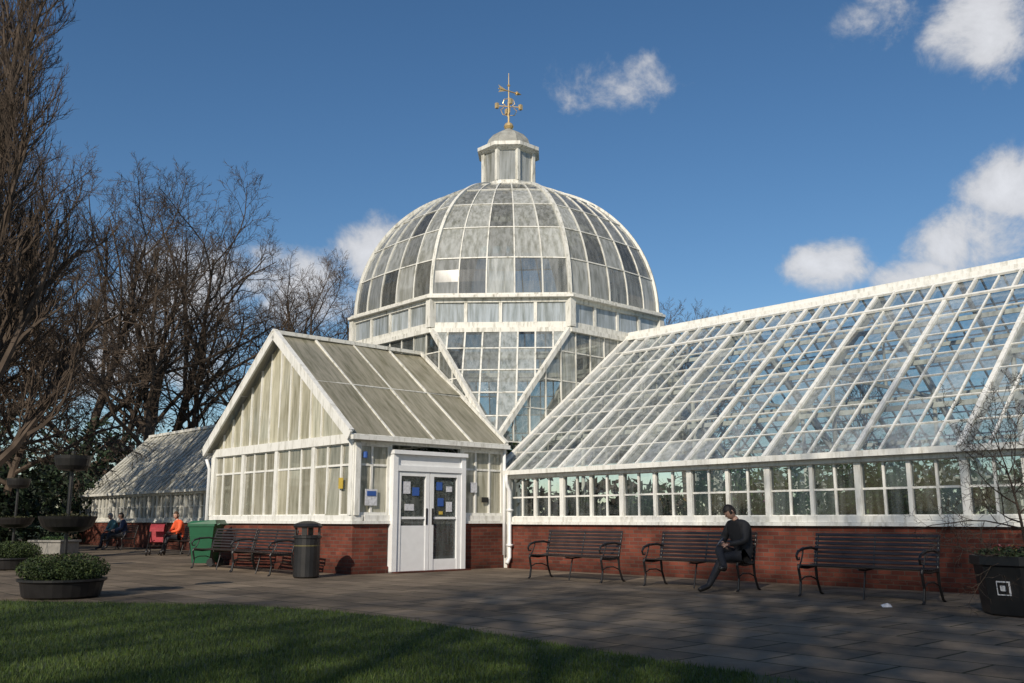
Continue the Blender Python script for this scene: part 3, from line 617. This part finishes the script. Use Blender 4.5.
# ------------------------------------------------------------------ people
def mat(n,c,r=.75,v=.2): return simple(n,c,r,var=v,scale=9,bump=.3,bscale=30)
def skin_chain(verts,edges,sub=2):
    me=bpy.data.meshes.new('sk');me.from_pydata([v[0] for v in verts],edges,[]);ob=bpy.data.objects.new('sk',me);scene.collection.objects.link(ob)
    md=ob.modifiers.new('s','SKIN');md.use_smooth_shade=True
    for i,v in enumerate(verts):
        r=v[1];r=(r,r) if not hasattr(r,'__len__') else r
        me.skin_vertices[0].data[i].radius=r
    me.skin_vertices[0].data[0].use_root=True
    ss=ob.modifiers.new('u','SUBSURF');ss.levels=sub;ss.render_levels=sub
    dg=bpy.context.evaluated_depsgraph_get();m2=bpy.data.meshes.new_from_object(ob.evaluated_get(dg))
    bpy.data.objects.remove(ob);return m2
def person(name,M,J,mats,hairlong=False,scale=1,headdir=(0,-1,-.35)):
    e=empty(name,M@Matrix.Scale(scale,4))
    keys=list(J.keys());V=[(J[k][0],J[k][1]) for k in keys];ix={k:i for i,k in enumerate(keys)}
    E=[('pelvis','spine'),('spine','chest'),('chest','neck'),('neck','skull')]
    for s in 'LR': E+=[('chest','sh'+s),('sh'+s,'el'+s),('el'+s,'wr'+s),('pelvis','hip'+s),('hip'+s,'kn'+s),('kn'+s,'an'+s),('an'+s,'toe'+s)]
    me=skin_chain(V,[(ix[a],ix[b]) for a,b in E])
    me.materials.clear()
    for m in mats: me.materials.append(m)
    segs=[(Vector(J[a][0]),Vector(J[b][0]),a,b) for a,b in E]
    for p in me.polygons:
        c=p.center;best=None
        for A,B_,a,b in segs:
            d=B_-A;t=max(0,min(1,(c-A).dot(d)/d.length_squared));ds=(c-(A+d*t)).length
            if best is None or ds<best[0]:best=(ds,a,b,t)
        _,a,b,t=best
        if a.startswith('an') : mi=3
        elif a.startswith('kn') and t>.93: mi=3
        elif a.startswith(('hip','kn')): mi=1
        elif a=='neck' and t>.3: mi=2
        elif b.startswith('wr') and t>.94: mi=2
        else: mi=0
        if b.startswith('hip'):mi=1 if c.z<J['pelvis'][0][2]-.02 else 0
        p.material_index=mi
    ob=bpy.data.objects.new('body',me);scene.collection.objects.link(ob);ob.parent=e
    for s in 'LR':
        w=Vector(J['wr'+s][0]);d=(w-Vector(J['el'+s][0])).normalized();side=Vector((1 if s=='R' else -1,0,0));side=(side-d*side.dot(d)).normalized();dn=d.cross(side);dn=dn if dn.z<0 else -dn
        vs=[(w,.026),(w+d*.045,(.034,.02)),(w+d*.08,(.036,.016))];ed=[(0,1),(1,2)]
        for i,(off,ln) in enumerate(((-.03,.062),(-.010,.075),(.010,.07),(.029,.055))):
            b=w+d*.085+side*off;k=len(vs)
            vs+=[(b,.0095),(b+d*ln*.5+dn*.012,.009),(b+d*ln*.8+dn*.035,.008)];ed+=[(2,k),(k,k+1),(k+1,k+2)]
        k=len(vs);b=w+d*.035-side*.035;vs+=[(b,.011),(b+d*.03-side*.02+dn*.01,.010),(b+d*.055-side*.018+dn*.025,.009)];ed+=[(1,k),(k,k+1),(k+1,k+2)]
        hm=skin_chain(vs,ed,1);hm.materials.clear();hm.materials.append(mats[2]);o=bpy.data.objects.new('hand_'+s,hm);scene.collection.objects.link(o);o.parent=e
    f=Vector(headdir).normalized();up=Vector((0,0,1));rt=f.cross(up).normalized();up=rt.cross(f)
    base=Vector(J['skull'][0]);C=base+up*.085+f*.02
    HM=Matrix((rt,-f,up)).transposed().to_4x4();HM.translation=C
    mb=MB();nu,nv=28,22
    for i in range(nv+1):
        ph=math.pi*i/nv
        for j in range(nu):
            t=2*math.pi*j/nu;x=math.sin(ph)*math.cos(t);y=math.sin(ph)*math.sin(t);z=-math.cos(ph)
            X=x*.074;Y=y*.094;Z=z*.118
            if z<0: X*=1-.28*z*z;Y*=1-.12*z*z
            fr=max(0,-y)
            if fr>.6 and abs(z)<.5: Y+=.006
            nose=math.exp(-(x/.16)**2)*math.exp(-((z+.12)/.17)**2)*(fr>.5);Y-=.020*nose
            Y+=.008*math.exp(-((abs(x)-.38)/.16)**2)*math.exp(-((z-.08)/.12)**2)*(fr>.5)
            Y-=.005*math.exp(-(x/.3)**2)*math.exp(-((z+.5)/.08)**2)*(fr>.5)
            Y-=.008*math.exp(-(x/.3)**2)*math.exp(-((z+.85)/.12)**2)
            mb.v.append((X,Y,Z))
    for i in range(nv):
        for j in range(nu):
            mb.f.append((i*nu+j,i*nu+(j+1)%nu,(i+1)*nu+(j+1)%nu,(i+1)*nu+j));mb.m.append(0);mb.c.append((1,1,1,1))
    for s in (-1,1):
        mb.lathe((s*.028,-.083,.01),[(.0,-.006),(.01,-.003),(.01,.003),(.0,.006)],8,2)
        mb.tube([(s*.072,.0,.02),(s*.082,.012,.03),(s*.084,.016,.0),(s*.076,.004,-.03)],[.006,.01,.009,.006],6,0)
    mb.beam((-.024,-.094,-.058),(.024,-.094,-.058),.006,.005,3)
    o=mb.build('head',[mats[2],mats[4],mats[3],simple('lips',(.3,.1,.08))],smooth=True);o.parent=e;o.matrix_local=HM
    hb=MB()
    for i in range(nv+1):
        ph=math.pi*i/nv
        for j in range(nu):
            t=2*math.pi*j/nu;x=math.sin(ph)*math.cos(t);y=math.sin(ph)*math.sin(t);z=-math.cos(ph)
            k=1.09+.03*math.sin(9*t+5*ph)
            hb.v.append((x*.074*k,y*.094*k+.004,z*.118*k+.002))
    for i in range(nv):
        for j in range(nu):
            t=2*math.pi*(j+.5)/nu;y=math.sin(t);z=-math.cos(math.pi*(i+.5)/nv);lim=(.42 if y<-.35 else (-.1 if y<.3 else (-.5 if not hairlong else -.95)))
            if hairlong and y>-.35:lim=min(lim,-.8)
            if z>lim:
                hb.f.append((i*nu+j,i*nu+(j+1)%nu,(i+1)*nu+(j+1)%nu,(i+1)*nu+j));hb.m.append(0);hb.c.append((1,1,1,1))
    o=hb.build('hair',[mats[4]],smooth=True);o.parent=e;o.matrix_local=HM
    return e
SK=mat('skin',(.50,.30,.22),.5,.08)
def seated(cross=True,lean=.0):
    J={'pelvis':((0,.0,.55),(.165,.14)),'spine':((0,-.01-lean*.3,.74),(.165,.135)),'chest':((0,-.05-lean*.7,.93),(.18,.135)),'neck':((0,-.09-lean,1.09),.065),'skull':((0,-.13-lean,1.16),.055),
    'shL':((.185,-.06-lean,1.01),.085),'elL':((.27,-.13-lean,.77),.062),'wrL':((.07,-.36,.72),.036),
    'shR':((-.185,-.06-lean,1.01),.085),'elR':((-.27,-.14-lean,.77),.062),'wrR':((-.08,-.36,.74),.036),
    'hipL':((.10,-.05,.54),.105),'knL':((.11,-.48,.55),.078),'anL':((.12,-.60,.10),.05),'toeL':((.13,-.78,.045),.042),
    'hipR':((-.10,-.05,.54),.105)}
    if cross: J.update({'knR':((-.02,-.50,.66),.078),'anR':((.27,-.62,.36),.05),'toeR':((.34,-.76,.38),.04)})
    else: J.update({'knR':((-.13,-.46,.55),.075),'anR':((-.14,-.46,.10),.048),'toeR':((-.15,-.64,.045),.042)})
    return J
DK=mat('dark_jacket',(.013,.013,.015));TR=mat('dark_trousers',(.016,.016,.02));SH=simple('shoe',(.015,.013,.012),.4);HA=simple('dark_hair',(.02,.014,.01),.6)
JM=seated(True,.06)
JM['anL']=((.06,-.78,.10),.05);JM['toeL']=((.05,-.97,.045),.042);JM['knL']=((.09,-.50,.53),.078)
man=person('seated_man',site(7.85,-2.07,.004,R(-16)),JM,[DK,TR,SK,SH,HA],headdir=(-.15,-1,-.75))
mb=MB();mb.beam((-.06,-.47,.73),(.04,-.47,.79),.13,.012,0,up=(0,-.6,.8));o=mb.build('book',[simple('book_cover',(.05,.06,.1),.5)]);o.parent=man
tealj=mat('teal_jacket',(.06,.15,.17));person('seated_woman',site(-20.4,-1.65,.004),seated(False,.1),[tealj,TR,SK,SH,simple('grey_hair',(.25,.24,.22),.6)],True,headdir=(.2,-1,-.2))
person('seated_man',site(-19.55,-1.65,.004,R(-15)),seated(True,.0),[mat('navy_jacket',(.02,.03,.07)),TR,SK,SH,HA],headdir=(-.3,-1,-.1))
redj=mat('orange_jacket',(.70,.10,.03));person('seated_woman',site(-13.45,-2.1,.004),seated(False,.05),[redj,TR,SK,SH,simple('brown_hair',(.08,.04,.02),.6)],True,headdir=(.5,-1,-.1))
mb=MB()
for s in (-.22,.22):
    mb.tube([(s,.35,1.0),(s,.1,.6),(s,-.35,.12)],.014,6);mb.tube([(s,-.1,.62),(s,.3,.12)],.014,6)
    for y in (-.35,.3): mb.tube([(s-.02,y,.1),(s+.02,y,.1)],.1,14)
mb.tube([(-.22,.35,1.0),(.22,.35,1.0)],.016,6);mb.tube([(-.22,-.35,.3),(.22,-.35,.3)],.012,6)
mb.add([(-.2,-.25,.42),(.2,-.25,.42),(.2,.1,.38),(-.2,.1,.38),(.2,.25,.85),(-.2,.25,.85)],[(0,1,2,3),(3,2,4,5)],1)
for k in range(6):
    t0=R(20+k*22);t1=R(42+k*22);mb.add([(-.21,.2-.32*math.cos(t0),.62+.35*math.sin(t0)),(.21,.2-.32*math.cos(t0),.62+.35*math.sin(t0)),(.21,.2-.32*math.cos(t1),.62+.35*math.sin(t1)),(-.21,.2-.32*math.cos(t1),.62+.35*math.sin(t1))],[(0,1,2,3)],1)
mb.build('pushchair',[BLACK,mat('red_fabric',(.30,.03,.04))],M=site(-13.3,-2.95,.004,R(60)))
# ------------------------------------------------------------------ sky, sun, camera
SAZ,SEL=math.atan2(-.36,-.93),R(30)
w=bpy.data.worlds.new('World');scene.world=w;w.use_nodes=True;nt=w.node_tree;N=nt.nodes;L=nt.links
bg=N['Background'];sky=N.new('ShaderNodeTexSky');sky.sky_type='NISHITA';sky.sun_disc=False;sky.sun_elevation=SEL;sky.sun_rotation=SAZ;sky.air_density=1.0;sky.dust_density=.35;sky.ozone_density=2.8
tc=N.new('ShaderNodeTexCoord')
def vm(op,a,b=None):
    n_=N.new('ShaderNodeVectorMath');n_.operation=op;L.new(a,n_.inputs[0])
    if b is not None:
        if isinstance(b,(tuple,Vector)):n_.inputs[1].default_value=tuple(b)
        else:L.new(b,n_.inputs[1])
    return n_
def mt(op,a,b=None,c=None,cl=False):
    n_=N.new('ShaderNodeMath');n_.operation=op;n_.use_clamp=cl
    for i,t in enumerate((a,b,c)):
        if t is None:continue
        if isinstance(t,(int,float)):n_.inputs[i].default_value=t
        else:L.new(t,n_.inputs[i])
    return n_.outputs[0]
dirv=tc.outputs['Generated']
clouds=[(27.6,15.2,3.4,2.2,1),(30,17.5,3.0,2.2,1),(19.3,14.7,2.2,1.6,1),(24.5,13.6,3.0,1.0,.8),(7.0,26.3,4.6,2.4,.5),(29.6,26.4,3.8,2.7,.9),(22.6,27.6,3.2,1.7,.7),(-8.6,16.0,2.6,2.2,1.1),
 (-13.8,13.6,4,2.4,1),(-19,13.2,4.5,2.6,.9),(-23,9.5,6,3,.9),(15,11.8,1.3,.5,.8),(-45,18,9,4,1),(48,20,8,5,1),(75,14,12,4,1),(-80,22,12,5,1),(120,20,12,6,1),(-130,25,12,6,.9),(175,16,14,5,1),(150,40,12,6,.6)]
m=None
for az,el,ra,rb,st in clouds:
    az,el=R(az),R(el);c=Vector((math.sin(az)*math.cos(el),math.cos(az)*math.cos(el),math.sin(el)));r=Vector((math.cos(az),-math.sin(az),0));u=r.cross(c)
    A=mt('DIVIDE',vm('DOT_PRODUCT',dirv,r).outputs['Value'],math.sin(R(ra)));B_=mt('DIVIDE',vm('DOT_PRODUCT',dirv,u).outputs['Value'],math.sin(R(rb)))
    q=mt('ADD',mt('MULTIPLY',A,A),mt('MULTIPLY',B_,B_));fwd=mt('GREATER_THAN',vm('DOT_PRODUCT',dirv,c).outputs['Value'],0)
    val=mt('MULTIPLY',mt('SUBTRACT',st,mt('MULTIPLY',q,.6)),fwd)
    val=mt('SUBTRACT',val,mt('MULTIPLY',mt('SUBTRACT',1.0,fwd),2.0))
    val=mt('MAXIMUM',val,-2.0)
    m=val if m is None else mt('MAXIMUM',m,val)
no=N.new('ShaderNodeTexNoise');no.inputs['Scale'].default_value=15;no.inputs['Detail'].default_value=10;no.inputs['Roughness'].default_value=.64;no.inputs['Distortion'].default_value=.3;L.new(dirv,no.inputs['Vector'])
f=mt('ADD',m,mt('MULTIPLY',mt('SUBTRACT',no.outputs['Fac'],.5),2.6))
mr=N.new('ShaderNodeMapRange');mr.interpolation_type='SMOOTHSTEP';mr.inputs['From Min'].default_value=.15;mr.inputs['From Max'].default_value=1.0;L.new(f,mr.inputs['Value'])
sh=N.new('ShaderNodeMapRange');sh.inputs['From Min'].default_value=.3;sh.inputs['From Max'].default_value=1.5;sh.inputs['To Min'].default_value=5.6;sh.inputs['To Max'].default_value=9.0;L.new(f,sh.inputs['Value'])
cc=N.new('ShaderNodeCombineColor');L.new(sh.outputs[0],cc.inputs[0]);L.new(mt('MULTIPLY',sh.outputs[0],1.01),cc.inputs[1]);L.new(mt('MULTIPLY',sh.outputs[0],1.05),cc.inputs[2])
hs=N.new('ShaderNodeHueSaturation');hs.inputs['Saturation'].default_value=1.18;hs.inputs['Value'].default_value=1.05;L.new(sky.outputs[0],hs.inputs['Color'])
mx=N.new('ShaderNodeMix');mx.data_type='RGBA';L.new(mt('MULTIPLY',mr.outputs[0],.92),mx.inputs['Factor']);L.new(hs.outputs[0],mx.inputs[6]);L.new(cc.outputs[0],mx.inputs[7])
L.new(mx.outputs[2],bg.inputs['Color']);bg.inputs['Strength'].default_value=.09
sl=bpy.data.lights.new('sun','SUN');sl.energy=4.3;sl.angle=R(.53);sl.color=(1,.90,.76);so=bpy.data.objects.new('sun',sl);scene.collection.objects.link(so)
sd=Vector((math.sin(SAZ)*math.cos(SEL),math.cos(SAZ)*math.cos(SEL),math.sin(SEL)));so.rotation_euler=sd.to_track_quat('Z','Y').to_euler();so.location=sd*60
cam=bpy.data.cameras.new('camera');co=bpy.data.objects.new('camera',cam);scene.collection.objects.link(co);co.location=(0,0,1.1);co.rotation_euler=(R(90+10.83),0,0)
cam.sensor_width=36;cam.lens=933/1024*36;cam.clip_end=2000;scene.camera=co
scene.view_settings.view_transform='Standard';scene.view_settings.look='None';scene.view_settings.exposure=0
